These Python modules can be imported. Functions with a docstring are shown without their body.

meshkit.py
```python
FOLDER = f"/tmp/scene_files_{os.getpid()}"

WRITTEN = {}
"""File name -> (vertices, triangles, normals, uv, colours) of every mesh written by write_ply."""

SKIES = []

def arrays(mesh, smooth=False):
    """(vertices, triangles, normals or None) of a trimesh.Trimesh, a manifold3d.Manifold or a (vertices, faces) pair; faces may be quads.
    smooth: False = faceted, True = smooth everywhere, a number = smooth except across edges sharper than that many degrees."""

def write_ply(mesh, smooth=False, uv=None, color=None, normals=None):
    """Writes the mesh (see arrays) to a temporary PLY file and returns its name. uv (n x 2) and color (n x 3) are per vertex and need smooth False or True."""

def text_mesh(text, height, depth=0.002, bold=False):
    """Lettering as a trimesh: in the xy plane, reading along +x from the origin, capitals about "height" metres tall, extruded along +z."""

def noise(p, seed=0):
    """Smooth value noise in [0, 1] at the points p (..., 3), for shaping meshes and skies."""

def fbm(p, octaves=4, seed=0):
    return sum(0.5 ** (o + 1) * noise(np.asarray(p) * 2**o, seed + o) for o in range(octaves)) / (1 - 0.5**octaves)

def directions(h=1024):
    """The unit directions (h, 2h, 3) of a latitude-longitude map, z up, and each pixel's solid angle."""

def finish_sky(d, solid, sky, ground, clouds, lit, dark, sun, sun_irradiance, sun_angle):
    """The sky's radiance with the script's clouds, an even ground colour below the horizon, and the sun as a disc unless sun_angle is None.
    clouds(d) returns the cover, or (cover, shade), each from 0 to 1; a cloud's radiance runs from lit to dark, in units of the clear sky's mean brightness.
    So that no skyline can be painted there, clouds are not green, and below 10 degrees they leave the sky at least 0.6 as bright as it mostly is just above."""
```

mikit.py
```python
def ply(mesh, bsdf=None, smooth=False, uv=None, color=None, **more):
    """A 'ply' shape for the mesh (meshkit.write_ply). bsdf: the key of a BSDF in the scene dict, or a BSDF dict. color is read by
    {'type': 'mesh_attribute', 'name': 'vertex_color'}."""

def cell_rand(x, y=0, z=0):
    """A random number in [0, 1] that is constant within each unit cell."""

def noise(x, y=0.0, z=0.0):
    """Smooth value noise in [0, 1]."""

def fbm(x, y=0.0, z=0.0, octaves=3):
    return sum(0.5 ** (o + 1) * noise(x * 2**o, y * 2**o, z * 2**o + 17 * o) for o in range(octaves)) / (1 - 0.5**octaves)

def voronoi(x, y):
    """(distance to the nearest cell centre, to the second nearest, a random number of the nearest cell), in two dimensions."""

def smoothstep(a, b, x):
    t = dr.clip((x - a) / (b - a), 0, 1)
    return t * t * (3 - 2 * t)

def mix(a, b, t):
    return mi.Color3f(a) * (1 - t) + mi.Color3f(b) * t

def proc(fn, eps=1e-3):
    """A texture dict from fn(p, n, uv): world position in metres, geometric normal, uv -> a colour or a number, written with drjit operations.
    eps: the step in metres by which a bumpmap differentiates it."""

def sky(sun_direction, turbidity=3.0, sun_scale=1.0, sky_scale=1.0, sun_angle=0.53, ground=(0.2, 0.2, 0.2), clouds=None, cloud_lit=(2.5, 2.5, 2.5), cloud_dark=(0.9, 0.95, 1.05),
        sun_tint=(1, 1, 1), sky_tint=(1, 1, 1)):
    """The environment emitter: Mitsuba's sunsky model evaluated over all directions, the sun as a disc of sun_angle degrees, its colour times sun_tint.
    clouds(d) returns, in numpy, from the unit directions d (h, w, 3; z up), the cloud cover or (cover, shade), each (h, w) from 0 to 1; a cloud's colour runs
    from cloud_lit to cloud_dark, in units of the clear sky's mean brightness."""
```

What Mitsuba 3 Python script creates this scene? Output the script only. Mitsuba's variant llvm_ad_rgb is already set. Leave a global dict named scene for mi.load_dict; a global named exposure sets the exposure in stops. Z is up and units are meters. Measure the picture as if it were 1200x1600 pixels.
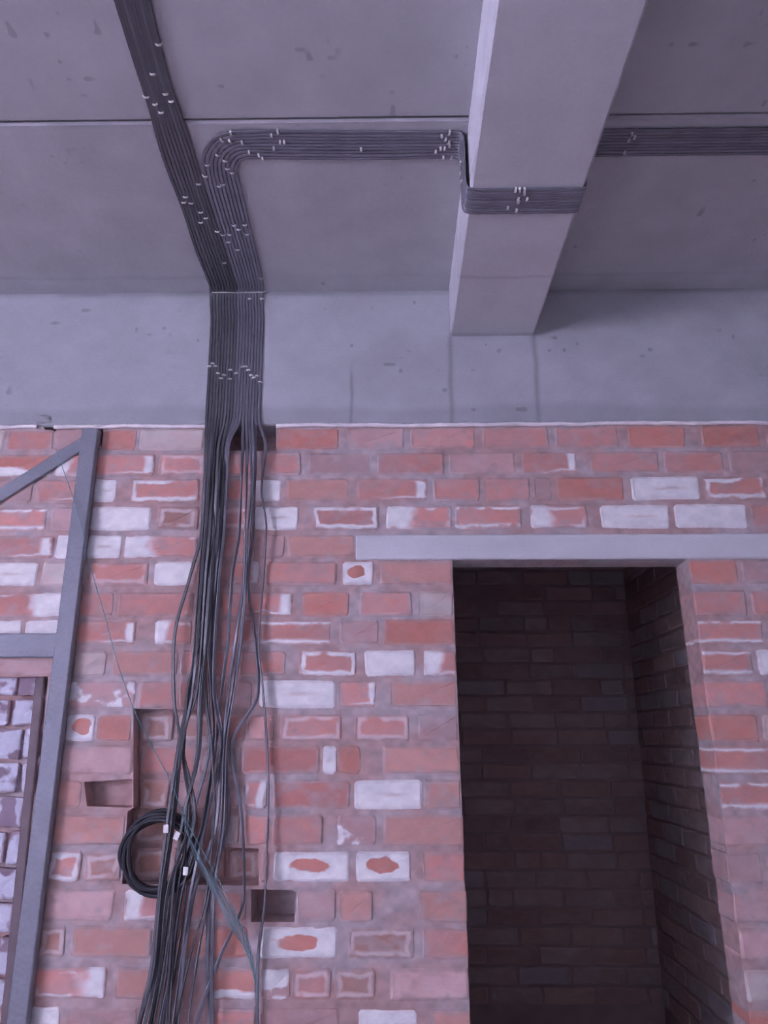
import math, random
import numpy as np, trimesh, shapely.geometry as sg, shapely.ops as so
import drjit as dr, mitsuba as mi, mikit, meshkit
from scipy.interpolate import PchipInterpolator
from mikit import noise, fbm, smoothstep, mix, cell_rand, proc

T = mi.ScalarTransform4f
scene, labels = {}, {}
rng = random.Random(7)
nr = np.random.RandomState(11)

# ---------------------------------------------------------------- camera
F = 1170.0                                  # focal length in pixels of the 1200 x 1600 frame
PITCH = math.radians(16.7)
YAW = math.atan(18 * math.cos(PITCH) / F)
EYE = np.array([0.0, 0.0, 1.6])
FWD = np.array([-math.sin(YAW) * math.cos(PITCH), math.cos(YAW) * math.cos(PITCH), math.sin(PITCH)])
RIGHT = np.array([math.cos(YAW), math.sin(YAW), 0.0])
UP = np.cross(RIGHT, FWD)
scene['camera'] = {'type': 'perspective', 'fov_axis': 'y', 'fov': math.degrees(2 * math.atan(800 / F)), 'near_clip': 0.05, 'far_clip': 200.0,
                   'to_world': T().look_at(origin=EYE.tolist(), target=(EYE + FWD).tolist(), up=[0, 0, 1])}
exposure = 0.0

# ---------------------------------------------------------------- light: even overcast sky all round, through an opening added in the left wall
SKY = [1.0, 0.965, 1.46]
scene['sky_light'] = {'type': 'constant', 'radiance': {'type': 'rgb', 'value': [28.5 * c for c in SKY]}}

# ---------------------------------------------------------------- helpers
def ray(x, y):
    d = FWD + RIGHT * (x - 600) / F + UP * (800 - y) / F
    return d

def on_y(x, y, Y):                          # point of the plane Y seen at a pixel
    d = ray(x, y)
    return EYE + d * (Y - EYE[1]) / d[1]

def on_z(x, y, Z):
    d = ray(x, y)
    return EYE + d * (Z - EYE[2]) / d[2]

counts = {}
def key_for(name):
    n = counts.get(name, 0)
    counts[name] = n + 1
    return name if n == 0 else f'{name}_{n:03d}'

def obj(name, mesh, bsdf, parent=None, smooth=False, uv=None, **lab):
    full = name if parent is None else f'{parent}__{name}'
    k = key_for(full)
    scene[k] = mikit.ply(mesh, bsdf, smooth=smooth, uv=uv)
    if lab:
        labels[k] = lab
    return k

def struct(name, mesh, bsdf, label, smooth=False, parent=None):
    return obj(name, mesh, bsdf, parent, smooth, label=label, kind='structure')

def thing(name, label, category, group=None):
    k = key_for(name)
    labels[k] = {'label': label, 'category': category}
    if group:
        labels[k]['group'] = group
    return k

def box(x0, x1, y0, y1, z0, z1):
    m = trimesh.creation.box(extents=[x1 - x0, y1 - y0, z1 - z0])
    m.apply_translation([(x0 + x1) / 2, (y0 + y1) / 2, (z0 + z1) / 2])
    return m

def bevel_box(x0, x1, y0, y1, z0, z1, b=0.004):
    pts = []
    for sx in (0, 1):
        for sy in (0, 1):
            for sz in (0, 1):
                p = np.array([(x0, x1)[sx], (y0, y1)[sy], (z0, z1)[sz]])
                s = np.array([1 - 2 * sx, 1 - 2 * sy, 1 - 2 * sz]) * b
                for a in range(3):
                    q = p + s
                    q[a] = p[a]
                    pts.append(q)
    return trimesh.convex.convex_hull(np.array(pts))

def extrude_xz(poly, y0, y1):               # polygon in the XZ plane -> slab between y0 and y1
    parts = []
    for g in getattr(poly, 'geoms', [poly]):
        m = trimesh.creation.extrude_polygon(g, y1 - y0, engine='earcut')
        v = m.vertices.copy()
        m.vertices = np.stack([v[:, 0], y0 + v[:, 2], v[:, 1]], 1)
        m.invert()
        parts.append(m)
    return trimesh.util.concatenate(parts)

def tube(points, r, n=8):
    P = np.asarray(points, float)
    return sweep(P, np.tile([0.123, -0.9, 0.2], (len(P), 1)), [(r * math.cos(a), r * math.sin(a)) for a in np.arange(n) * 2 * math.pi / n])

def sweep(P, N, prof):
    """profile (along the side vector, along the normal) swept along the points P, N the wished normal at each point"""
    P, N = np.asarray(P, float), np.asarray(N, float)
    t = np.gradient(P, axis=0)
    t /= np.linalg.norm(t, axis=1, keepdims=True)
    s = np.cross(N, t)
    s /= np.linalg.norm(s, axis=1, keepdims=True)
    n = np.cross(t, s)
    k = len(prof)
    V = np.concatenate([(P[:, None] + s[:, None] * np.array([a for a, _ in prof])[None, :, None] + n[:, None] * np.array([b for _, b in prof])[None, :, None]).reshape(-1, 3), P[:1], P[-1:]])
    f = []
    m = len(P)
    for i in range(m - 1):
        for j in range(k):
            a, b, c, d = i * k + j, i * k + (j + 1) % k, (i + 1) * k + (j + 1) % k, (i + 1) * k + j
            f += [[a, b, c], [a, c, d]]
    for j in range(k):
        f += [[m * k, (j + 1) % k, j], [m * k + 1, (m - 1) * k + j, (m - 1) * k + (j + 1) % k]]
    me = trimesh.Trimesh(V, np.array(f), process=False)
    if me.volume < 0:
        me.invert()
    return me

def resample(P, step, N=None):
    P = np.asarray(P, float)
    s = np.concatenate([[0], np.cumsum(np.linalg.norm(np.diff(P, axis=0), axis=1))])
    keep = np.concatenate([[True], np.diff(s) > 1e-6])
    P, s = P[keep], s[keep]
    n = max(3, int(s[-1] / step))
    u = np.linspace(0, s[-1], n)
    return np.stack([PchipInterpolator(s, P[:, k])(u) for k in range(3)], 1), u, s

# ---------------------------------------------------------------- materials
def mat(name, color_fn=None, rough=None, spec=0.3, bump=None, bump_scale=1.0, color=None, metallic=0.0):
    refl = proc(color_fn) if color_fn is not None else {'type': 'rgb', 'value': list(color)}
    if rough is None:
        b = {'type': 'diffuse', 'reflectance': refl}
    else:
        b = {'type': 'principled', 'base_color': refl, 'roughness': rough, 'specular': spec, 'metallic': metallic}
    if bump is not None:
        b = {'type': 'bumpmap', 'arbitrary': proc(bump, eps=2e-3), 'scale': bump_scale, 'bsdf': b}
    scene[name] = {'type': 'twosided', 'bsdf': b}
    return name

def concrete_fn(tone, tint=(1.0, 0.985, 1.0), lines=None):
    def f(p, n, uv):
        big = fbm(p.x * 1.7 + 3, p.y * 1.7, p.z * 1.7, 4)
        mid = fbm(p.x * 9, p.y * 9 + 5, p.z * 9, 3)
        fine = noise(p.x * 160, p.y * 160, p.z * 160)
        v = tone * (0.70 + 0.34 * big + 0.20 * mid + 0.06 * fine)
        pores = smoothstep(0.80, 0.90, noise(p.x * 38, p.y * 38, p.z * 38)) * smoothstep(0.62, 0.74, noise(p.x * 11 + 9, p.y * 11, p.z * 11))
        v = v * (1 - 0.28 * pores)
        if lines is not None:
            v = v * lines(p)
        return mi.Color3f(v * tint[0], v * tint[1], v * tint[2])
    return f

def concrete_bump(p, n, uv):
    return 0.004 * fbm(p.x * 6, p.y * 6, p.z * 6, 3) + 0.0012 * fbm(p.x * 45, p.y * 45, p.z * 45, 3)

YW = 2.5                                     # face of the ring beam and of the brick wall
ZC = on_y(600, 455, YW)[2]                   # underside of the ceiling slab
ZB = on_y(600, 663, YW)[2]                   # underside of the ring beam, top of the brickwork
ZX = on_y(768, 525, YW)[2]                   # underside of the cross beam
XB0, XB1 = on_y(703, 525, YW)[0], on_y(834, 525, YW)[0]
YJ = on_z(500, 188, ZC)[1]                   # board joint of the ceiling formwork

def ceiling_lines(p):                        # leaked grout stains left along the joints of the shuttering boards
    w = 0.012 * (noise(p.x * 7, 3.0, 1.0) - 0.5)
    d = dr.abs(p.y - YJ - w)
    a = 1 - 0.22 * dr.exp(-dr.square(d / 0.012)) * (0.4 + 0.9 * noise(p.x * 5, 2.0, 8.0))
    d2 = dr.abs(p.y - (YW - 0.10) - w)
    return a * (1 - 0.10 * dr.exp(-dr.square(d2 / 0.010)) * noise(p.x * 4, 7.0, 2.0))

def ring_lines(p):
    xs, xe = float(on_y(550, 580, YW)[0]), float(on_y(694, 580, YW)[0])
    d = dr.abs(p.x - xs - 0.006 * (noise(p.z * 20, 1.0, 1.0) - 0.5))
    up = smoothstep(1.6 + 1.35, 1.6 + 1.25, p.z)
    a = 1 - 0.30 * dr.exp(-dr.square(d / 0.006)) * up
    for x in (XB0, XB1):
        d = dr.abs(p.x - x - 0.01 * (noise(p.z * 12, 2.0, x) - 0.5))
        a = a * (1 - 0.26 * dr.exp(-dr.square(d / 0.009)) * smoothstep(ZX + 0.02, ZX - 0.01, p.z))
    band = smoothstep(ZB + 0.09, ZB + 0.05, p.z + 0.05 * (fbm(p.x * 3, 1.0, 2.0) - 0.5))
    corner_shade = dr.exp(-dr.square((p.z - ZC + 0.004) / 0.014)) * (0.4 + 0.9 * noise(p.x * 6, 3.0, 4.0))  # shade of the corner under the ceiling, painted into the concrete colour
    return a * (1 - 0.14 * band) * (1 - 0.30 * corner_shade)

mat('m_concrete', concrete_fn(0.43, lines=ceiling_lines), bump=concrete_bump)
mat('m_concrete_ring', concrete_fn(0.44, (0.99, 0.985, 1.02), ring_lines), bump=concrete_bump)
def cross_lines(p):  # painted shade where it meets the ring beam, plus a board joint
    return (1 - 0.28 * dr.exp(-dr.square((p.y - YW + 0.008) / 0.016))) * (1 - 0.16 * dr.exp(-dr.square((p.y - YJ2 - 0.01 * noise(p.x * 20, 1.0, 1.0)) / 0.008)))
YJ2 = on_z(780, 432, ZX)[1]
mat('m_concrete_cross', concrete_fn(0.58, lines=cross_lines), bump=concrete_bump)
mat('m_concrete_lintel', concrete_fn(0.62, (1.0, 0.985, 0.99)), bump=concrete_bump)
mat('m_concrete_far', concrete_fn(0.40))

def mortar_col(p):
    a = fbm(p.x * 7, p.y * 7, p.z * 7, 3)
    b = fbm(p.x * 40, p.y * 40, p.z * 40, 2)
    c = mix((0.48, 0.32, 0.295), (0.49, 0.40, 0.395), smoothstep(0.35, 0.65, a))
    return c * (0.75 + 0.45 * b)
mat('m_mortar', lambda p, n, uv: mortar_col(p), bump=lambda p, n, uv: 0.005 * fbm(p.x * 30, p.y * 30, p.z * 30, 3))
mat('m_mortar_white', lambda p, n, uv: mi.Color3f(0.88, 0.82, 0.82) * (0.8 + 0.4 * fbm(p.x * 30, p.y * 30, p.z * 30, 2)))

WHITE = (0.86, 0.83, 0.83)
def brick_fn(c1, c2, mode, smear=0.8, white=WHITE, patch=0.48):
    """uv.x = brick number + place along the brick, uv.y = ten times the proportion + place up the brick"""
    def f(p, n, uv):
        idn = dr.floor(uv.x)
        u = (uv.x - idn - 0.01) / 0.98
        asp = dr.floor(uv.y)
        v = (uv.y - asp - 0.01) / 0.98
        asp = asp / 10
        r1, r2, r3 = cell_rand(idn, 1, 5), cell_rand(idn, 2, 5), cell_rand(idn, 3, 5)
        n1 = fbm(p.x * 13 + r1 * 9, p.y * 13, p.z * 13, 3)
        n2 = fbm(p.x * 34, p.y * 34, p.z * 34 + r2 * 5, 3)
        n3 = noise(p.x * 210, p.y * 210, p.z * 210)
        col = mix(c1, c2, smoothstep(0.3, 0.7, n1)) * (0.80 + 0.24 * r3 + 0.18 * n2 + 0.06 * n3)
        n4 = fbm(p.x * 20 + 40, p.y * 20 + r2 * 7, p.z * 20 + 3, 3)
        u0, v0 = u, v
        u = u + 0.30 / asp * (n4 - 0.5)
        v = v + 0.34 * (n1 - 0.5) + 0.12 * (n2 - 0.5)
        ex, ey = dr.minimum(u, 1 - u) * asp, dr.minimum(v, 1 - v)
        e = dr.minimum(ex, ey)
        e0 = dr.minimum(dr.minimum(u0, 1 - u0) * asp, dr.minimum(v0, 1 - v0)) + 0.20 * (n4 - 0.5) + 0.10 * (n2 - 0.5)
        wcol = mi.Color3f(white) * (0.80 + 0.28 * n2 + 0.08 * n3)
        w = mi.Float(0)
        if mode == 'ring':
            w = smoothstep(0.03, 0.09, e) * smoothstep(0.27, 0.17, e) * smoothstep(0.30, 0.62, n1 + 0.25 * n2)
        elif mode == 'faint':
            w = 0.45 * smoothstep(0.06, 0.14, e) * smoothstep(0.30, 0.18, e) * smoothstep(0.35, 0.55, n1 + 0.2 * n2)
        elif mode == 'core':
            q = dr.square((u - 0.47 - 0.12 * (r1 - 0.5)) * asp / dr.maximum(asp * 0.31, 0.2)) + dr.square((v - 0.52) / 0.27)
            w = smoothstep(0.65, 1.0, q + 2.2 * (n4 - 0.5)) * smoothstep(-0.03, 0.03, e + 0.02)
        elif mode == 'white':
            st = dr.exp(-dr.square((v - 0.5 - 0.2 * (n1 - 0.5)) / 0.07)) * smoothstep(0.25, 0.5, u) * smoothstep(0.9, 0.6, u) * step_of(r2, 0.45)
            w = smoothstep(-0.08, 0.02, e0) * (1 - 0.6 * st)
        elif mode == 'left':
            w = smoothstep(0.48, 0.28, u + 0.5 * (n1 - 0.5)) * smoothstep(-0.02, 0.05, e)
            w = dr.maximum(w, 0.8 * smoothstep(0.04, 0.10, e) * smoothstep(0.24, 0.15, e) * smoothstep(0.45, 0.6, n1))
        elif mode == 'right':
            w = smoothstep(0.55, 0.75, u + 0.5 * (n1 - 0.5)) * smoothstep(-0.02, 0.05, e)
            w = dr.maximum(w, 0.8 * smoothstep(0.04, 0.10, e) * smoothstep(0.24, 0.15, e) * smoothstep(0.45, 0.6, n1))
        elif mode == 'hook':
            w = smoothstep(0.80, 0.88, u + 0.08 * (n1 - 0.5)) * smoothstep(0.99, 0.95, u + 0.08 * (n2 - 0.5)) * smoothstep(0.05, 0.15, ey)
            line = dr.exp(-dr.square((v - 0.10 - 0.16 * u * (n1)) / 0.05))
            w = dr.maximum(w, 0.8 * line * smoothstep(0.15, 0.7, u))
        elif mode == 'edges':
            a = dr.exp(-dr.square((v - 0.86 - 0.22 * (n1 - 0.5)) / 0.06)) * smoothstep(0.3, 0.5, n2 + 0.2 * r1)
            b = dr.exp(-dr.square((v - 0.12 - 0.25 * (n1 - 0.5)) / 0.08)) * smoothstep(0.25, 0.45, n2 + 0.2 * r2)
            w = dr.maximum(a, b)
        elif mode == 'bottom':
            w = smoothstep(0.40, 0.28, v + 0.25 * (n1 - 0.5)) * smoothstep(0.0, 0.06, e)
        elif mode == 'patch':
            w = smoothstep(patch, patch + 0.10, n1 + 0.3 * (n2 - 0.5)) * smoothstep(0.0, 0.06, e0)
        col = col * (1 - w) + wcol * w
        s = smear * smoothstep(0.20, -0.02, e0) * (1 - w * 0.6) + 0.6 * smear * smoothstep(0.52, 0.74, n4 + 0.3 * (n2 - 0.5)) * (1 - w)
        return col * (1 - s) + mortar_col(p) * s
    return f

def step_of(a, b):
    return dr.select(a > b, mi.Float(1), mi.Float(0))

RED = ((0.60, 0.285, 0.24), (0.55, 0.31, 0.28))
ORANGE = ((0.56, 0.235, 0.185), (0.56, 0.27, 0.22))
PINK = ((0.56, 0.315, 0.265), (0.55, 0.30, 0.25))
DULL = ((0.51, 0.32, 0.30), (0.50, 0.35, 0.335))
DARK = ((0.48, 0.21, 0.18), (0.46, 0.24, 0.21))
BROWN = ((0.42, 0.225, 0.18), (0.45, 0.27, 0.23))
CREAM = ((0.57, 0.50, 0.46), (0.60, 0.47, 0.43))
ROSE = ((0.62, 0.43, 0.41), (0.58, 0.38, 0.36))
bump_brick = lambda p, n, uv: 0.003 * fbm(p.x * 50, p.y * 50, p.z * 50, 3)
KIND = {'r': (RED, 'plain'), 'o': (ORANGE, 'plain'), 'p': (PINK, 'plain'), 'd': (DULL, 'plain'), 'k': (DARK, 'plain'), 'b': (BROWN, 'faint'),
        'm': (CREAM, 'plain'), 'e': (ROSE, 'plain'), 'w': (CREAM, 'white'), 'ring': (RED, 'ring'), 'faint': (RED, 'faint'), 'core': (ORANGE, 'core'),
        'wl': (RED, 'left'), 'wr': (RED, 'right'), 'hook': (RED, 'hook'), 'edges': (RED, 'edges'), 'bot': (ORANGE, 'bottom'), 'patch': (DULL, 'patch')}
for k, (c, mode) in KIND.items():
    mat('m_brick_' + k, brick_fn(c[0], c[1], mode, smear=0.5 if k in ('o', 'w', 'm') else 0.9), bump=bump_brick)
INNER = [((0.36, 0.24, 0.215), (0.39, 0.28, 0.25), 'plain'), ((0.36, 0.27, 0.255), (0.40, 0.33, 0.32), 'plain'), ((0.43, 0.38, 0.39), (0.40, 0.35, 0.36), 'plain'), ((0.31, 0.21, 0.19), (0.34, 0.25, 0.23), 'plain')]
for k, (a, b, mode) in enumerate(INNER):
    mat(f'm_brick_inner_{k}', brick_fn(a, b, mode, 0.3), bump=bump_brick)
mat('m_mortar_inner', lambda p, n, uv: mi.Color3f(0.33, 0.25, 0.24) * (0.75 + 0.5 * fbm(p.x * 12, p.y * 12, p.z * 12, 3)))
def inner_kind():
    return 'm_brick_inner_' + rng.choice('001110233')
mat('m_brick_limed', brick_fn((0.27, 0.20, 0.24), (0.36, 0.28, 0.32), 'patch', 0.15, (0.62, 0.61, 0.68), 0.36), bump=bump_brick)

# ---------------------------------------------------------------- bricks
brick_no = [0]
def brick_mesh(a0, a1, z0, z1, depth, rough=0.004, proud=0.0, rnd=0.007):
    """a brick in its own axes: along = x, out of the wall = -y, up = z; its front face near y = 0; returns mesh and uv"""
    rr = nr
    L, H = a1 - a0, z1 - z0
    c = min(rnd, H / 4, L / 4)
    out = [(a0 + c, z0), ((a0 + a1) / 2, z0), (a1 - c, z0), (a1, z0 + c), (a1, z1 - c), (a1 - c, z1), ((a0 + a1) / 2, z1), (a0 + c, z1), (a0, z1 - c), (a0, z0 + c)]
    out = np.array(out) + rr.uniform(-rough, rough, (10, 2)) * 0.6
    cen = out.mean(0)
    inn = out + (cen - out) * np.array([min(0.05, 0.007 / L * 2), 0.007 / H * 2])
    k = len(out)
    yf = -proud + rr.uniform(-0.0015, 0.0015, k)
    V = np.concatenate([np.column_stack([inn[:, 0], yf, inn[:, 1]]), np.column_stack([out[:, 0], yf + 0.003, out[:, 1]]), np.column_stack([out[:, 0], np.full(k, depth), out[:, 1]])])
    f = [[0, i, i + 1] for i in range(1, k - 1)]
    for b in (0, k):
        for i in range(k):
            j = (i + 1) % k
            f += [[b + i, b + k + i, b + k + j], [b + i, b + k + j, b + j]]
    f += [[2 * k, 2 * k + i + 1, 2 * k + i] for i in range(1, k - 1)]
    m = trimesh.Trimesh(V, np.array(f), process=False)
    if m.volume < 0:
        m.invert()
    brick_no[0] += 1
    u, v = np.clip((V[:, 0] - a0) / L, 0, 1), np.clip((V[:, 2] - z0) / H, 0, 1)
    uv = np.column_stack([brick_no[0] + 0.01 + 0.98 * u, math.floor(10 * L / H) + 0.01 + 0.98 * v])
    return m, uv

# rows: (top, bottom, [(left, right, kind), ...]) as read off the wall; 'L' and 'R' are the edges of the doorway
ROWS = [
 (668, 702, [(-95, 7, 'm'), (11, 83, 'r'), (87, 156, 'd'), (160, 213, 'o'), (218, 318, 'm'), (322, 354, 'd'), (432, 530, 'o'), (543, 631, 'd'), (641, 743, 'r'), (754, 857, 'r'), (867, 967, 'r'), (981, 1071, 'o'), (1097, 1187, 'o'), (1197, 1300, 'r')]),
 (707, 742, [(-110, -28, 'd'), (-20, 80, 'bot'), (88, 142, 'wl'), (148, 241, 'hook'), (248, 320, 'faint'), (327, 400, 'r'), (410, 470, 'r'), (482, 578, 'd'), (590, 694, 'r'), (701, 805, 'd'), (815, 902, 'hook'), (920, 1030, 'r'), (1037, 1130, 'r'), (1140, 1240, 'd')]),
 (747, 783, [(-100, -12, 'd'), (-5, 50, 'd'), (57, 140, 'hook'), (146, 182, 'w'), (205, 312, 'ring'), (322, 440, 'wr'), (446, 545, 'p'), (558, 668, 'hook'), (677, 750, 'r'), (757, 828, 'r'), (834, 862, 'd'), (870, 974, 'o'), (986, 1093, 'w'), (1100, 1196, 'ring'), (1204, 1300, 'r')]),
 (790, 827, [(-100, -12, 'd'), (-5, 72, 'edges'), (80, 135, 'e'), (142, 235, 'w'), (246, 310, 'b'), (316, 392, 'faint'), (398, 466, 'w'), (489, 592, 'ring'), (603, 706, 'wl'), (711, 815, 'edges'), (829, 918, 'wl'), (938, 1046, 'w'), (1055, 1167, 'w'), (1174, 1280, 'r')]),
 (835, 871, [(-110, -38, 'r'), (-30, 84, 'hook'), (87, 132, 'w'), (137, 189, 'w'), (194, 308, 'wl'), (315, 340, 'r'), (345, 398, 'r'), (403, 444, 'd'), (449, 553, 'p')]),
 (877, 914, [(-120, -40, 'r'), (-33, 58, 'w'), (65, 132, 'm'), (139, 232, 'faint'), (241, 300, 'w'), (306, 352, 'r'), (358, 405, 'wr'), (415, 526, 'r'), (535, 583, 'core'), (594, 'L', 'p'), ('R', 1152, 'o'), (1160, 1290, 'd')]),
 (924, 963, [(-120, -40, 'd'), (-33, 98, 'wr'), (104, 178, 'r'), (184, 302, 'r'), (308, 338, 'r'), (344, 456, 'hook'), (472, 546, 'o'), (562, 643, 'r'), (653, 'L', 'm'), ('R', 1166, 'r'), (1174, 1290, 'r')]),
 (968, 1007, [(-110, -22, 'w'), (-15, 33, 'w'), (39, 112, 'w'), (119, 212, 'hook'), (242, 300, 'wl'), (306, 340, 'd'), (345, 397, 'r'), (405, 518, 'edges'), (531, 592, 'd'), (600, 'L', 'o'), ('R', 1192, 'edges'), (1200, 1300, 'd')]),
 (1016, 1056, [(-120, -40, 'r'), (-33, 90, 'd'), (116, 166, 'm'), (176, 276, 'p'), (282, 367, 'r'), (374, 446, 'r'), (467, 557, 'ring'), (570, 649, 'w'), (662, 'L', 'wl'), ('R', 1174, 'edges'), (1184, 1290, 'wl')]),
 (1063, 1106, [(108, 212, 'patch'), (216, 274, 'r'), (280, 352, 'r'), (358, 392, 'e'), (404, 524, 'w'), (529, 587, 'hook'), (608, 'L', 'p'), ('R', 1200, 'r'), (1208, 1300, 'd')]),
 (1116, 1158, [(102, 147, 'core'), (152, 205, 'o'), (334, 383, 'r'), (388, 428, 'r'), (438, 534, 'faint'), (553, 640, 'faint'), (653, 'L', 'd'), ('R', 1184, 'o'), (1192, 1300, 'm')]),
 (1165, 1210, [(96, 206, 'e'), (334, 375, 'm'), (379, 500, 'k'), (504, 525, 'w'), (529, 563, 'o'), (597, 'L', 'p'), ('R', 1230, 'edges'), (1238, 1320, 'r')]),
 (1219, 1265, [(90, 126, 'p'), (334, 375, 'e'), (379, 416, 'wr'), (426, 548, 'k'), (554, 659, 'w'), (663, 'L', 'p'), ('R', 1230, 'edges'), (1238, 1320, 'd')]),
 (1273, 1322, [(82, 196, 'p'), (336, 373, 'm'), (381, 419, 'r'), (425, 503, 'r'), (526, 588, 'patch'), (598, 'L', 'p'), ('R', 1205, 'd'), (1213, 1320, 'e')]),
 (1331, 1379, [(76, 126, 'ring'), (131, 189, 'b'), (408, 419, 'r'), (427, 546, 'core'), (556, 641, 'core'), (661, 'L', 'r'), ('R', 1190, 'd'), (1198, 1320, 'd')]),
 (1390, 1441, [(69, 178, 'e'), (195, 268, 'wl'), (275, 324, 'r'), (329, 384, 'r'), (464, 524, 'd'), (530, 582, 'p'), (654, 'L', 'p'), ('R', 1210, 'd'), (1218, 1320, 'd')]),
 (1449, 1499, [(60, 101, 'b'), (110, 236, 'p'), (244, 328, 'p'), (334, 386, 'o'), (407, 527, 'core'), (544, 647, 'b'), (661, 'L', 'r'), ('R', 1240, 'e'), (1250, 1330, 'd')]),
 (1513, 1563, [(50, 165, 'wr'), (180, 238, 'p'), (245, 324, 'd'), (330, 400, 'bot'), (407, 453, 'patch'), (458, 516, 'faint'), (523, 586, 'b'), (609, 'L', 'e'), ('R', 1290, 'm')]),
 (1577, 1631, [(42, 92, 'w'), (100, 214, 'd'), (225, 322, 'd'), (330, 398, 'r'), (404, 530, 'd'), (560, 652, 'w'), (674, 'L', 'p'), ('R', 1260, 'o')]),
]

XL_top, XL_bot = on_y(707, 885, YW), on_y(735, 1600, YW)
XR_top, XR_bot = on_y(1056, 887, YW + 0.12), on_y(1147, 1600, YW + 0.12)
def door_l(z):
    return XL_top[0] + (XL_bot[0] - XL_top[0]) * (z - XL_top[2]) / (XL_bot[2] - XL_top[2])
def door_r(z):
    return XR_top[0] + (XR_bot[0] - XR_top[0]) * (z - XR_top[2]) / (XR_bot[2] - XR_top[2])
ZL0, ZL1 = on_y(640, 875, YW)[2], on_y(640, 836, YW)[2]      # lintel

# openings and recesses of the front leaf of the wall
def poly(px):
    return sg.Polygon([tuple(on_y(x, y, YW)[[0, 2]]) for x, y in px])
WX0, WX1 = -4.7, 3.2
door = sg.Polygon([(door_l(0), -1), (door_l(0) - 0, 0), (door_l(ZL0), ZL0), (door_r(ZL0), ZL0), (door_r(0), 0), (door_r(0), -1)])
niche = poly([(208, 1107), (208, 1262), (199, 1268), (190, 1382), (404, 1384), (404, 1326), (330, 1324), (330, 1110)])
putlog = poly([(392, 1390), (462, 1391), (460, 1441), (392, 1441)])
hollow = poly([(131, 1222), (206, 1217), (206, 1262), (135, 1260)])
top_gap = poly([(357, 655), (431, 655), (431, 700), (424, 705), (357, 704)])
slot = poly([(153, 671), (161, 671), (160, 696), (153, 696)])
hole_left = poly([(66, 655), (88, 655), (87, 672), (80, 681), (70, 677)])
left_open = poly([(-330, 1031), (77, 1031), (17, 1680), (-330, 1680)])
leaf = sg.box(WX0, 0.0, WX1, ZB).difference(so.unary_union([door, niche, putlog, hollow, top_gap, slot, hole_left, left_open]))
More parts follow.
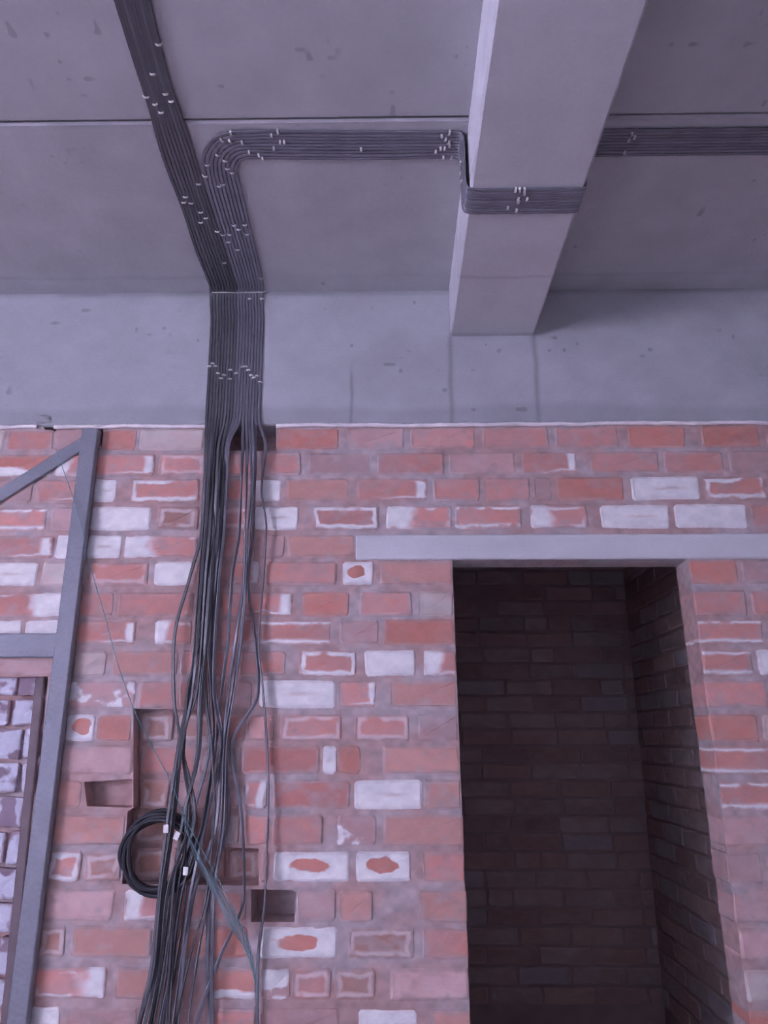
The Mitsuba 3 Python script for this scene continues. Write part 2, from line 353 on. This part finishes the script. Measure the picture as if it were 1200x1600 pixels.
front = extrude_xz(leaf, YW + 0.0025, YW + 0.062)
rest = sg.box(WX0, 0.0, WX1, ZB).difference(door)
middle = extrude_xz(rest.difference(so.unary_union([putlog, top_gap])), YW + 0.062, YW + 0.112)
back = extrude_xz(rest, YW + 0.112, YW + 0.12)
wall = struct('wall_back', trimesh.util.concatenate([front, middle, back]), 'm_mortar', 'rough red brick wall with pale mortar and lime patches around the dark doorway')

voids = so.unary_union([door, niche, putlog, hollow, top_gap, left_open])
row_z = []
for yt, yb, items in ROWS:
    zt, zb = on_y(600, yt, YW)[2], on_y(600, yb, YW)[2]
    row_z.append((zb, zt))
    ym = (yt + yb) / 2
    for a, b, kind in items:
        zm = (zt + zb) / 2
        edge = a == 'R' or b == 'L'
        x0 = door_r(zm) + rng.uniform(-0.004, 0.004) if a == 'R' else on_y(a, ym, YW)[0]
        x1 = door_l(zm) + rng.uniform(-0.004, 0.003) if b == 'L' else on_y(b, ym, YW)[0]
        m, uv = brick_mesh(x0, x1, zb, zt, 0.118 if edge else 0.05, proud=rng.uniform(0.0, 0.003), rnd=0.004 if edge else 0.008)
        m.apply_translation([0, YW, 0])
        if edge:                             # the end of the brick shows in the reveal of the doorway
            whole = np.floor(uv[:, 0])
            uv[:, 0] = whole + ((0.22 + 0.78 * (uv[:, 0] - whole)) if a == 'R' else 0.78 * (uv[:, 0] - whole))
        obj('brick', m, 'm_brick_' + kind, wall, uv=uv)

def plain_brick(parent, x0, x1, z0, z1, Y, bsdf, depth=0.05):
    m, uv = brick_mesh(x0, x1, z0, z1, depth, proud=rng.uniform(0.0, 0.004))
    m.apply_translation([0, Y, 0])
    return obj('brick', m, bsdf, parent, uv=uv)

# bricks at the back of the niche
for yt, yb, items in [(1112, 1158, [(212, 262, 'b'), (268, 328, 'b')]), (1165, 1212, [(212, 300, 'r'), (306, 328, 'b')]), (1220, 1266, [(210, 255, 'b'), (262, 328, 'd')]),
                      (1274, 1322, [(204, 300, 'b'), (306, 328, 'd')]), (1330, 1380, [(198, 268, 'b'), (276, 345, 'b'), (352, 400, 'b')])]:
    zt, zb = on_y(600, yt, YW)[2], on_y(600, yb, YW)[2]
    for a, b, kind in items:
        plain_brick(wall, on_y(a, (yt + yb) / 2, YW)[0], on_y(b, (yt + yb) / 2, YW)[0], zb, zt, YW + 0.054, 'm_brick_' + kind, 0.02)
# limed bricks inside the opening behind the steel frame
r2 = random.Random(5)
zt = on_y(600, 1034, YW)[2]
ri = 0
while zt > 0.9:
    zb = zt - 0.085 - r2.uniform(0, 0.03)
    x = on_y(-300, 1300, YW)[0] + r2.uniform(-0.1, 0.0)
    xmax = on_y(77 - 0.092 * ((1.6 - (zt + zb) / 2) / 0.6 * 400 if False else 0), 1031, YW)[0] - 0.012
    zm = (zt + zb) / 2
    xmax = XM = on_y(77, 1031, YW)[0] + (on_y(17, 1680, YW)[0] - on_y(77, 1031, YW)[0]) * (on_y(77, 1031, YW)[2] - zm) / (on_y(77, 1031, YW)[2] - on_y(17, 1680, YW)[2]) - 0.035
    while x < xmax - 0.03:
        L = r2.choice([0.12, 0.12, 0.17, 0.25, 0.07])
        x1 = min(x + L, xmax)
        m, uv = brick_mesh(x, x1, zb, zt - 0.012, 0.03, rough=0.007, proud=r2.uniform(0, 0.012))
        m.apply_translation([0, YW + 0.045, 0])
        obj('brick', m, 'm_brick_limed', wall, uv=uv)
        x = x1 + 0.012
    zt = zb
    ri += 1

# the brickwork that goes on below and beside the picture
parts, uvs = [], []
x_l, x_r = on_y(-100, 1200, YW)[0], on_y(1300, 1200, YW)[0]
zlow = row_z[-1][0] - 0.014
def filler(x0, x1, z0, z1):
    g = sg.box(x0, z0, x1, z1)
    if voids.intersection(g).area > 1e-4 or x1 - x0 < 0.03:
        return
    m, uv = brick_mesh(x0, x1, z0, z1, 0.05)
    m.apply_translation([0, YW, 0])
    parts.append(m); uvs.append(uv)
zs = list(row_z)
z = zlow
while z > 0.12:
    zs.append((z - 0.094, z)); z -= 0.106
for i, (z0, z1) in enumerate(zs):
    spans = [(WX0 + 0.02, x_l - 0.12), (x_r + 0.12, WX1 - 0.02)] if i < len(row_z) else [(WX0 + 0.02, door_l(z0)), (door_r(z0), WX1 - 0.02)]
    for s0, s1 in spans:
        x = s0 - rng.uniform(0, 0.2)
        while x < s1:
            x2 = x + 0.235 + rng.uniform(-0.02, 0.02)
            a, b = max(x, s0), min(x2, s1)
            filler(a, b, z0, z1)
            x = x2 + 0.014
bm = trimesh.util.concatenate(parts)
kk = obj('brickwork', bm, 'm_brick_faint', wall, uv=np.concatenate(uvs))
labels[kk] = {'kind': 'stuff', 'label': 'further red bricks of the same wall'}

# bright bead of mortar squeezed out along the top of the brickwork
bx = np.arange(WX0 + 0.02, WX1 - 0.02, 0.02)
for a, b in ((WX0 + 0.02, on_y(64, 664, YW)[0]), (on_y(86, 664, YW)[0], on_y(355, 664, YW)[0]), (on_y(432, 664, YW)[0], WX1 - 0.02)):
    xs = np.arange(a, b, 0.012)
    zz = ZB - 0.004 + 0.004 * (meshkit.fbm(np.column_stack([xs * 9, xs * 0, xs * 0]), 3) - 0.5) * 2
    P = np.column_stack([xs, np.full(len(xs), YW - 0.004), zz])
    m = tube(P, 0.0075, 7)
    m.vertices += (meshkit.fbm(m.vertices * 60, 2)[:, None] - 0.5) * 0.004
    obj('mortar_bead', m, 'm_mortar_white', wall, smooth=True)
# lump of grey mortar by the hole at the top of the wall
lump = trimesh.creation.icosphere(subdivisions=3, radius=1)
c = on_y(68, 656, YW)
lump.vertices = c + lump.vertices * [0.030, 0.012, 0.018] * (0.7 + 0.6 * meshkit.fbm(lump.vertices * 2.2 + 5, 3)[:, None])
obj('mortar_lump', lump, 'm_concrete_ring', wall, smooth=True, label='grey lump of mortar')

# ---------------------------------------------------------------- concrete of the room
RX1, RY0 = 3.2, -5.5
def slab_mesh(x0, x1, y0, y1, z0, z1):
    return bevel_box(x0, x1, y0, y1, z0, z1, 0.006)
ceil = struct('ceiling', trimesh.util.concatenate([slab_mesh(-5.0, RX1, YJ + 0.002, 4.9, ZC, ZC + 0.18), slab_mesh(-5.0, RX1, RY0, YJ - 0.003, ZC + 0.002, ZC + 0.18)]), 'm_concrete', 'bare grey concrete ceiling slab with shuttering joints')
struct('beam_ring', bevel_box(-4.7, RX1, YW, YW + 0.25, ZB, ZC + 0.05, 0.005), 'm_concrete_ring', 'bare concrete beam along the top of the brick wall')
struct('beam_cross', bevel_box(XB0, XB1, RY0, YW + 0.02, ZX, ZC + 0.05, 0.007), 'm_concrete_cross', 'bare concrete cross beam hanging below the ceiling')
lint = sg.Polygon([tuple(q) for q in [(on_y(556, 855, YW)[0], ZL1), (1.7, ZL1), (1.7, ZL0), (on_y(556, 855, YW)[0], ZL0)]])
lm = bevel_box(on_y(556, 855, YW)[0], 1.7, YW - 0.008, YW + 0.124, ZL0, ZL1, 0.004)
struct('lintel', lm, 'm_concrete_lintel', 'pale concrete lintel over the dark doorway')
struct('floor', box(-5.0, RX1, RY0, 5.5, -0.15, 0.0), 'm_concrete_far', 'bare concrete floor slab')
struct('wall_right', box(RX1, RX1 + 0.2, RY0, 2.5, 0, ZC + 0.1), 'm_concrete_far', 'bare wall on the far right of the room')
WO = (-4.2, -0.5, 1.1, 2.7)                    # unseen opening added to let light in: y from, to, z from, to
struct('wall_left', trimesh.util.concatenate([box(-4.9, -4.65, RY0, WO[0], 0, ZC + 0.1), box(-4.9, -4.65, WO[1], 2.7, 0, ZC + 0.1), box(-4.9, -4.65, WO[0], WO[1], 0, WO[2]), box(-4.9, -4.65, WO[0], WO[1], WO[3], ZC + 0.1)]), 'm_concrete_far', 'bare wall on the left of the room with an unseen opening added to let light in')
struct('wall_front', box(-5.0, RX1, RY0 - 0.2, RY0, 0, ZC + 0.1), 'm_concrete_far', 'bare wall behind the viewer')

# ---------------------------------------------------------------- the dark room behind the doorway
YI = 4.2
XI = on_y(985, 1000, YI)[0]
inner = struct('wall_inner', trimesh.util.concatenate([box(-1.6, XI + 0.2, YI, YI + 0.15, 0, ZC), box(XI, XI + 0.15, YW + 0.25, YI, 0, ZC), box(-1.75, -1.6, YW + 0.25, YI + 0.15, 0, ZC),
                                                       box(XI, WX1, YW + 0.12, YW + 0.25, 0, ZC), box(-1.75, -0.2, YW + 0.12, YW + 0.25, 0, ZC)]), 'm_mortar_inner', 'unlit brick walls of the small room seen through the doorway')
z = 0.35
row = 0
while z < 2.75:
    z1 = z + 0.073
    x = -0.05 - (0.13 if row % 2 else 0) + rng.uniform(-0.02, 0.02)
    while x < XI - 0.03:
        x1 = x + rng.choice([0.25, 0.25, 0.25, 0.245, 0.12])
        e = min(x1, XI - 0.004)
        hole = on_y(722, 908, YI)[0] - 0.02 < (x + e) / 2 < on_y(772, 950, YI)[0] + 0.06 and on_y(750, 955, YI)[2] < (z + z1) / 2 < on_y(750, 905, YI)[2]
        if e > 0.1 and not hole:
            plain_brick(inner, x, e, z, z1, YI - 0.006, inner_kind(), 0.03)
        x = x1 + 0.011
    y = 3.05 + (0.13 if row % 2 else 0) + rng.uniform(-0.02, 0.02)
    while y < YI - 0.04:
        y1 = min(y + 0.25, YI - 0.012)
        m, uv = brick_mesh(y, y1, z, z1, 0.03, proud=rng.uniform(0, 0.004))
        m.vertices = np.column_stack([XI - 0.008 + m.vertices[:, 1], m.vertices[:, 0], m.vertices[:, 2]])
        m.invert()
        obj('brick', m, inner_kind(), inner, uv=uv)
        y = y1 + 0.011
    z = z1 + 0.0135
    row += 1

# ---------------------------------------------------------------- flat cables
def cable_mat(name, c, rough):
    mat(name, lambda p, n, uv: mi.Color3f(c) * (0.75 + 0.5 * fbm(p.x * 25, p.y * 25, p.z * 25, 2)), rough=rough, spec=0.5)
cable_mat('m_cable_black', (0.046, 0.045, 0.050), 0.5)
cable_mat('m_cable_grey', (0.100, 0.096, 0.112), 0.45)
cable_mat('m_cable_soot', (0.062, 0.060, 0.066), 0.45)
cable_mat('m_cable_slate', (0.125, 0.12, 0.14), 0.45)
mat('m_clip', color=(0.92, 0.91, 0.90), rough=0.35, spec=0.5)

HW, HT = 0.0052, 0.0024                       # half width and half thickness
PROF = [(HW * sx * (1.0 if k else 0.75), HT * sy * (0.45 if k else 1.0)) for sx, sy, k in [(-1, -1, 0), (1, -1, 0), (1, -1, 1), (1, 1, 1), (1, 1, 0), (-1, 1, 0), (-1, 1, 1), (-1, -1, 1)]]
ZU = ZC - 0.004                              # centre of a cable fixed under the ceiling

s_left = [(178, 0), (207, 92), (230, 163), (248, 230), (262, 272), (283, 325), (306, 395), (327, 448)]
s_right = [(235, 0), (252, 75), (270, 140), (290, 195), (306, 243), (322, 300), (345, 370), (370, 448)]
t_left = [(738, 204), (600, 204), (470, 203), (400, 203), (366, 204), (340, 211), (322, 226), (314, 248), (317, 272), (325, 304), (347, 372), (372, 448)]
t_right = [(738, 247), (600, 250), (480, 250), (410, 249), (390, 249), (379, 252), (373, 260), (372, 272), (376, 288), (381, 308), (396, 372), (412, 448)]
N1 = 9
levels = [500, 580, 650, 700, 760, 830, 900, 1000, 1080, 1165, 1280, 1400, 1500, 1625, 1760]
def lin(a, b, n):
    return list(np.linspace(a, b, n))
hang = np.zeros((18, len(levels)))
hang[:, 0] = lin(331, 410, 18); hang[:, 1] = lin(327, 407, 18); hang[:, 2] = lin(323, 404, 18)
dense = list(range(12))
for j, (a, b) in enumerate([(322, 357), (319, 354), (315, 350), (309, 343), (302, 336)]):
    hang[:12, 3 + j] = lin(a, b, 12)
hang[:12, 8] = [271, 296, 301, 293, 307, 311, 321, 316, 331, 326, 337, 334]
hang[:12, 9] = [284, 279, 284, 287, 280, 309, 330, 312, 333, 327, 350, 346]
hang[:12, 10] = [304, 262, 272, 296, 268, 290, 334, 286, 318, 300, 357, 322]
hang[:12, 11] = [268, 248, 255, 261, 251, 290, 322, 270, 284, 276, 327, 297]
hang[:12, 12] = [257, 238, 246, 251, 242, 276, 296, 262, 270, 266, 324, 283]
hang[:12, 13] = [236, 212, 222, 230, 216, 252, 272, 244, 262, 257, 333, 267]
hang[:12, 14] = [226, 190, 206, 214, 200, 236, 262, 232, 252, 246, 346, 250]
hang[0, 6], hang[0, 7] = 297, 272
hang[12:, 3] = [379, 386, 392, 396, 399, 415]
hang[12:, 4] = [377, 385, 393, 395, 398, 409]
hang[12:, 5] = [374, 383, 387, 391, 396, 416]
hang[12:, 6] = [363, 381, 384, 386, 388, 412]
hang[12:, 7] = [356, 368, 374, 377, 399, 404]
hang[12:, 8] = [346, 357, 363, 366, 404, 411]
hang[12:, 9] = [337, 348, 351, 354, 362, 417]
hang[12:, 10] = [318, 339, 346, 350, 378, 419]
hang[12:, 11] = [281, 302, 326, 334, 381, 414]
hang[12:, 12] = [270, 287, 308, 331, 342, 403]
hang[12:, 13] = [248, 276, 292, 331, 303, 402]
hang[12:, 14] = [262, 270, 290, 300, 350, 402]

ORD = ['first', 'second', 'third', 'fourth', 'fifth', 'sixth', 'seventh', 'eighth', 'ninth']
cables = []
lay = random.Random(3)
for i in range(18):
    P, Nn = [], []
    if i < 9:
        f = (i + 0.5) / 9
        q = [on_z(a[0] + (b[0] - a[0]) * f, a[1] + (b[1] - a[1]) * f, ZU) for a, b in zip(s_left, s_right)]
        d = q[0] - q[1]
        q = [q[0] + d / np.linalg.norm(d) * 2.4] + [q[0] + d / np.linalg.norm(d) * 1.0] + q
        P += q; Nn += [[0, 0, -1]] * len(q)
    else:
        f = (i - 9 + 0.5) / 9
        q = [on_z(a[0] + (b[0] - a[0]) * f, a[1] + (b[1] - a[1]) * f, ZU) for a, b in zip(t_left, t_right)]
        y = q[0][1]
        lo = ZX - 0.004
        over = [((2.55, y, ZU), (0, 0, -1)), ((1.2, y, ZU), (0, 0, -1)), ((XB1 + 0.03, y, ZU), (0, 0, -1)), ((XB1 + 0.010, y, ZU - 0.006), (0.7, 0, -0.7)), ((XB1 + 0.005, y, ZU - 0.03), (1, 0, 0)),
                ((XB1 + 0.005, y, lo + 0.025), (1, 0, 0)), ((XB1 + 0.001, y, lo + 0.003), (0.7, 0, -0.7)), ((XB1 - 0.02, y, lo), (0, 0, -1)), ((XB0 + 0.03, y, lo), (0, 0, -1)),
                ((XB0 - 0.004, y, lo + 0.005), (-0.7, 0, -0.7)), ((XB0 - 0.012, y, lo + 0.03), (-1, 0, 0)), ((XB0 - 0.012, y, ZU - 0.03), (-1, 0, 0)), ((XB0 - 0.020, y, ZU - 0.005), (-0.7, 0, -0.7)), ((XB0 - 0.04, y, ZU), (0, 0, -1))]
        q = [p for p in q if p[0] < XB0 - 0.05]
        P += [np.array(p) for p, _ in over] + q; Nn += [list(n) for _, n in over] + [[0, 0, -1]] * len(q)
    x0 = on_y(hang[i, 0], 458, YW)[0]
    P.append(np.array([x0, YW - 0.020, ZU - 0.0005])); Nn.append([0, -0.25, -1])
    P.append(np.array([x0, YW - 0.007, ZU - 0.009])); Nn.append([0, -0.8, -0.6])
    P.append(np.array([x0, YW - 0.004, ZU - 0.028])); Nn.append([0, -1, -0.1])
    ang = 0
    off = lay.uniform(0.008, 0.03)
    for j, yl in enumerate(levels):
        w = 0.004 if j < 2 else (0.008 if j == 2 else off + lay.uniform(0, 0.022))
        P.append(on_y(hang[i, j], yl, YW - w))
        if j >= 2:
            if i < 12:
                ang += lay.uniform(-0.3, 0.3) if j < 8 else lay.uniform(-0.9, 0.9)
            else:
                ang += lay.uniform(-0.3, 0.3) if j < 4 else (lay.choice([-1.15, 1.15]) if j == 4 else lay.uniform(-0.9, 0.9))
        Nn.append([math.sin(ang), -math.cos(ang), 0])
    P, Nn = np.array(P), np.array(Nn, float)
    R, u, s = resample(P, 0.012)
    NR = np.stack([np.interp(u, s, Nn[:, k]) for k in range(3)], 1)
    m = sweep(R, NR, PROF)
    bs = ('m_cable_black', 'm_cable_black', 'm_cable_soot', 'm_cable_black')[i % 4] if i < 9 else ('m_cable_grey', 'm_cable_slate', 'm_cable_grey')[i % 3]
    if i < 9:
        k = thing('flat_cable', f'dark flat cable straight along the ceiling, {ORD[i]} from the left edge of the strip', 'cable', 'cables of the straight ceiling run')
    else:
        k = thing('flat_cable', f'grey flat cable turning towards the cross beam, {ORD[i - 9]} from the outside of the bend', 'cable', 'cables of the run turning right')
    obj('sheath', m, bs, k, smooth=35)
    cables.append((k, R, NR))

# white clips nailed over single cables: (pixels where each one shows, surface)
C_CEIL = [(248, 70), (240, 115), (230, 151), (256, 147), (242, 163), (266, 157), (252, 175), (288, 307), (285, 316), (299, 318), (314, 332), (321, 339), (311, 345),
          (360, 206), (350, 217), (363, 219), (381, 223), (392, 237), (404, 240), (413, 246), (432, 206), (425, 212), (435, 218), (446, 223), (428, 230), (565, 230), (342, 240), (351, 248),
          (326, 256), (322, 273), (312, 288), (340, 288), (345, 285), (357, 263), (365, 270), (341, 360), (349, 366), (360, 366), (368, 352), (375, 358), (384, 350), (384, 365), (358, 378), (372, 388), (349, 409), (406, 434),
          (690, 210), (693, 216), (703, 207), (700, 219), (690, 229), (697, 233), (680, 234), (692, 245), (704, 243), (704, 225), (985, 207), (983, 217), (993, 213), (975, 235)]
C_CROSS = [(809, 287), (809, 298), (809, 308), (807, 316), (809, 328), (822, 293), (822, 312), (816, 303), (795, 323)]
C_BEAM = [(390, 470), (411, 468), (332, 567), (327, 574), (337, 575), (340, 586), (351, 585), (358, 580), (345, 592), (362, 593), (369, 584), (378, 576), (383, 575), (386, 581), (390, 586), (400, 588), (395, 593), (405, 596)]
clip_profile = None
def add_clip(pt, filt):
    best = None
    for ci, (k, R, NR) in enumerate(cables):
        d = np.linalg.norm(R - pt, axis=1)
        j = int(np.argmin(d))
        if best is None or d[j] < best[0]:
            best = (d[j], ci, j)
    _, ci, j = best
    k, R, NR = cables[ci]
    j = min(max(j, 1), len(R) - 2)
    t = R[j + 1] - R[j - 1]; t /= np.linalg.norm(t)
    s = np.cross(NR[j], t); s /= np.linalg.norm(s)
    n = np.cross(t, s)
    if np.dot(n, NR[j]) < 0:
        n = -n
    arch = [(-0.0105, -0.0020), (-0.0075, -0.0012), (-0.0066, 0.0028), (0.0, 0.0048), (0.0066, 0.0028), (0.0075, -0.0012), (0.0105, -0.0020)]
    sway = lay.uniform(-0.18, 0.18)
    s = s + t * sway; s /= np.linalg.norm(s)
    pts = np.array([R[j] + s * a + n * (b + 0.0012) for a, b in arch])
    m = sweep(pts, np.tile(n, (len(pts), 1)), [(-0.0030, -0.0008), (0.0030, -0.0008), (0.0030, 0.0008), (-0.0030, 0.0008)])
    obj('clip', m, 'm_clip', k, label='small white nailed clip')
for px in C_CEIL:
    add_clip(on_z(*px, ZU), None)
for px in C_CROSS:
    add_clip(on_z(*px, ZX - 0.004), None)
for px in C_BEAM:
    add_clip(on_y(*px, YW - 0.004), None)
for dz in (0.05, 0.08, 0.12):                 # on the side of the cross beam
    add_clip(np.array([XB0 - 0.012, 1.80 - dz * 0.3, ZC - dz]), None)

# thin white band across the whole strip where it turns down
a, b = on_z(327, 453, ZC - 0.010), on_z(413, 454, ZC - 0.010)
a[1] = b[1] = YW - 0.016
xs = np.linspace(0, 1, 24)
P = np.array([a + (b - a) * t + [0, 0, -0.001 + 0.0012 * math.sin(9 * t)] for t in xs])
P[0] += [-0.004, 0.004, 0.006]; P[-1] += [0.004, 0.004, 0.006]
k = obj('white_band', sweep(P, np.tile([0, -0.6, -0.8], (24, 1)), [(-0.0016, -0.0006), (0.0016, -0.0006), (0.0016, 0.0006), (-0.0016, 0.0006)]), 'm_clip')
labels[k] = {'label': 'thin white band across all the cables where they turn down from the ceiling', 'category': 'strap'}

# ---------------------------------------------------------------- coil of cable hanging in front of the niche
mat('m_coil', lambda p, n, uv: mi.Color3f(0.022, 0.022, 0.026) * (0.7 + 0.6 * fbm(p.x * 30, p.y * 30, p.z * 30, 2)), rough=0.55)
coil = thing('cable_coil', 'black coil of cable hanging in the wall niche behind the loose cables', 'cable coil')
cc = on_y(252, 1331, YW - 0.006)
rl = random.Random(9)
for j in range(9):
    rx, rz = 0.092 + 0.024 * rl.random(), 0.098 + 0.022 * rl.random()
    dx, dz, ty = rl.uniform(-0.020, 0.004), rl.uniform(-0.016, 0.006), rl.uniform(-0.02, 0.02)
    a = np.linspace(0, 2 * math.pi, 61)
    P = np.column_stack([cc[0] + dx + rx * np.cos(a), cc[1] + ty * np.sin(a + j) * 0.5 + rl.uniform(-0.014, 0.014), cc[2] + dz + rz * np.sin(a)])
    P[:, :] += (meshkit.fbm(np.column_stack([np.cos(a) * 1.5 + 3 * j, np.sin(a) * 1.5, a * 0]), 2)[:, None] - 0.5) * 0.008
    P[-1] = P[0]
    obj('loop', tube(P, 0.0062, 7), 'm_coil', coil, smooth=35)
for px in [(290, 1361), (276, 1306), (259, 1295)]:
    c = on_y(*px, YW - 0.05)
    m = bevel_box(-0.008, 0.008, -0.001, 0.001, -0.012, 0.012, 0.0008)
    m.apply_transform(trimesh.transformations.rotation_matrix(rl.uniform(-0.5, 0.5), [0, 1, 0]))
    m.apply_translation(c)
    obj('tag', m, 'm_clip', coil, label='small white paper tag')

# ---------------------------------------------------------------- teal twine
mat('m_twine', lambda p, n, uv: mi.Color3f(0.17, 0.31, 0.32) * (0.8 + 0.4 * fbm(p.x * 60, p.y * 60, p.z * 60, 2)), rough=0.7)
tw = thing('twine', 'thin blue-green twine slanting down across the wall and the loose cables', 'twine')
line = [(88, 705), (108, 760), (124, 810), (137, 870), (163, 960), (185, 1040), (212, 1115), (240, 1170), (268, 1225), (286, 1272), (310, 1318), (338, 1368), (364, 1420), (385, 1470), (398, 1515), (402, 1560)]
P = np.array([on_y(x, y, YW - 0.035 - 0.045 * math.sin(min(1, k / 9) * math.pi / 2)) for k, (x, y) in enumerate(line)])
R, _, _ = resample(P, 0.012)
obj('strand', tube(R, 0.0013, 6), 'm_twine', tw, smooth=35)
line2 = [(284, 1268), (292, 1300), (318, 1352), (338, 1392), (362, 1440), (386, 1490), (399, 1535)]
R2, _, _ = resample(np.array([on_y(x, y, YW - 0.074) for x, y in line2]), 0.012)
obj('strand', tube(R2, 0.0013, 6), 'm_twine', tw, smooth=35)
# ---------------------------------------------------------------- torn strip of thin film in the lower tangle
scene['m_film'] = {'type': 'principledthin', 'base_color': {'type': 'rgb', 'value': [0.62, 0.78, 0.82]}, 'roughness': 0.35, 'spec_trans': 0.86, 'diff_trans': 0.8, 'eta': 1.4}
fl = [(284, 1262), (300, 1320), (334, 1385), (362, 1435), (388, 1485), (399, 1530)]
fw = [0.003, 0.005, 0.013, 0.017, 0.008, 0.003]
Rf, u, s = resample(np.array([on_y(x, y, YW - 0.055) for x, y in fl]), 0.012)
W = np.interp(u, s, fw)
Vl, Fc = [], []
for i, (p, w) in enumerate(zip(Rf, W)):
    tx = np.gradient(Rf, axis=0)[i]; tx /= np.linalg.norm(tx)
    sd = np.cross(tx, [0, 1, 0])
    for j in range(5):
        q = p + sd * w * (j / 2 - 1) + [0, 0.004 * math.sin(j * 2.1 + i * 0.35), 0]
        Vl.append(q)
for i in range(len(Rf) - 1):
    for j in range(4):
        a, b, c, d = i * 5 + j, i * 5 + j + 1, (i + 1) * 5 + j + 1, (i + 1) * 5 + j
        Fc += [[a, c, b], [a, d, c]]
k = obj('film_strip', trimesh.Trimesh(np.array(Vl), np.array(Fc), process=False), 'm_film', smooth=True)
labels[k] = {'label': 'crumpled strip of bluish grey plastic film caught along the twine beside the cable coil', 'category': 'plastic strip'}

# ---------------------------------------------------------------- grey steel frame standing against the wall on the left
mat('m_steel', lambda p, n, uv: mix((0.20, 0.205, 0.235), (0.235, 0.235, 0.26), fbm(p.x * 12, p.y * 12, p.z * 12, 3)) * (0.92 + 0.16 * noise(p.x * 120, p.y * 120, p.z * 120)), rough=0.6)
mat('m_rust', lambda p, n, uv: mix((0.115, 0.085, 0.09), (0.19, 0.145, 0.15), fbm(p.x * 18, p.y * 18, p.z * 18, 3)), rough=0.8)
fr = thing('steel_frame', 'grey painted steel frame with post, rail and slanting brace against the brick wall', 'frame')
def bar(px0, px1, w, d, Y, name, bsdf='m_steel', w1=None):
    p0, p1 = on_y(*px0, Y), on_y(*px1, Y)
    n = 14
    P = np.array([p0 + (p1 - p0) * t for t in np.linspace(0, 1, n)])
    pr = [(-w / 2 + 0.003, -d / 2), (w / 2 - 0.003, -d / 2), (w / 2, -d / 2 + 0.003), (w / 2, d / 2 - 0.003), (w / 2 - 0.003, d / 2), (-w / 2 + 0.003, d / 2), (-w / 2, d / 2 - 0.003), (-w / 2, -d / 2 + 0.003)]
    return obj(name, sweep(P, np.tile([0, -1, 0], (n, 1)), pr), bsdf, fr)
bar((143, 672), (14, 1720), 0.058, 0.03, YW - 0.022, 'post')
bar((-300, 1008), (101, 1009), 0.078, 0.026, YW - 0.018, 'rail')
bar((137, 688), (-140, 862), 0.048, 0.006, YW - 0.0085, 'brace')
bar((66, 1034), (-3, 1720), 0.030, 0.012, YW + 0.022, 'angle_bar', 'm_rust')
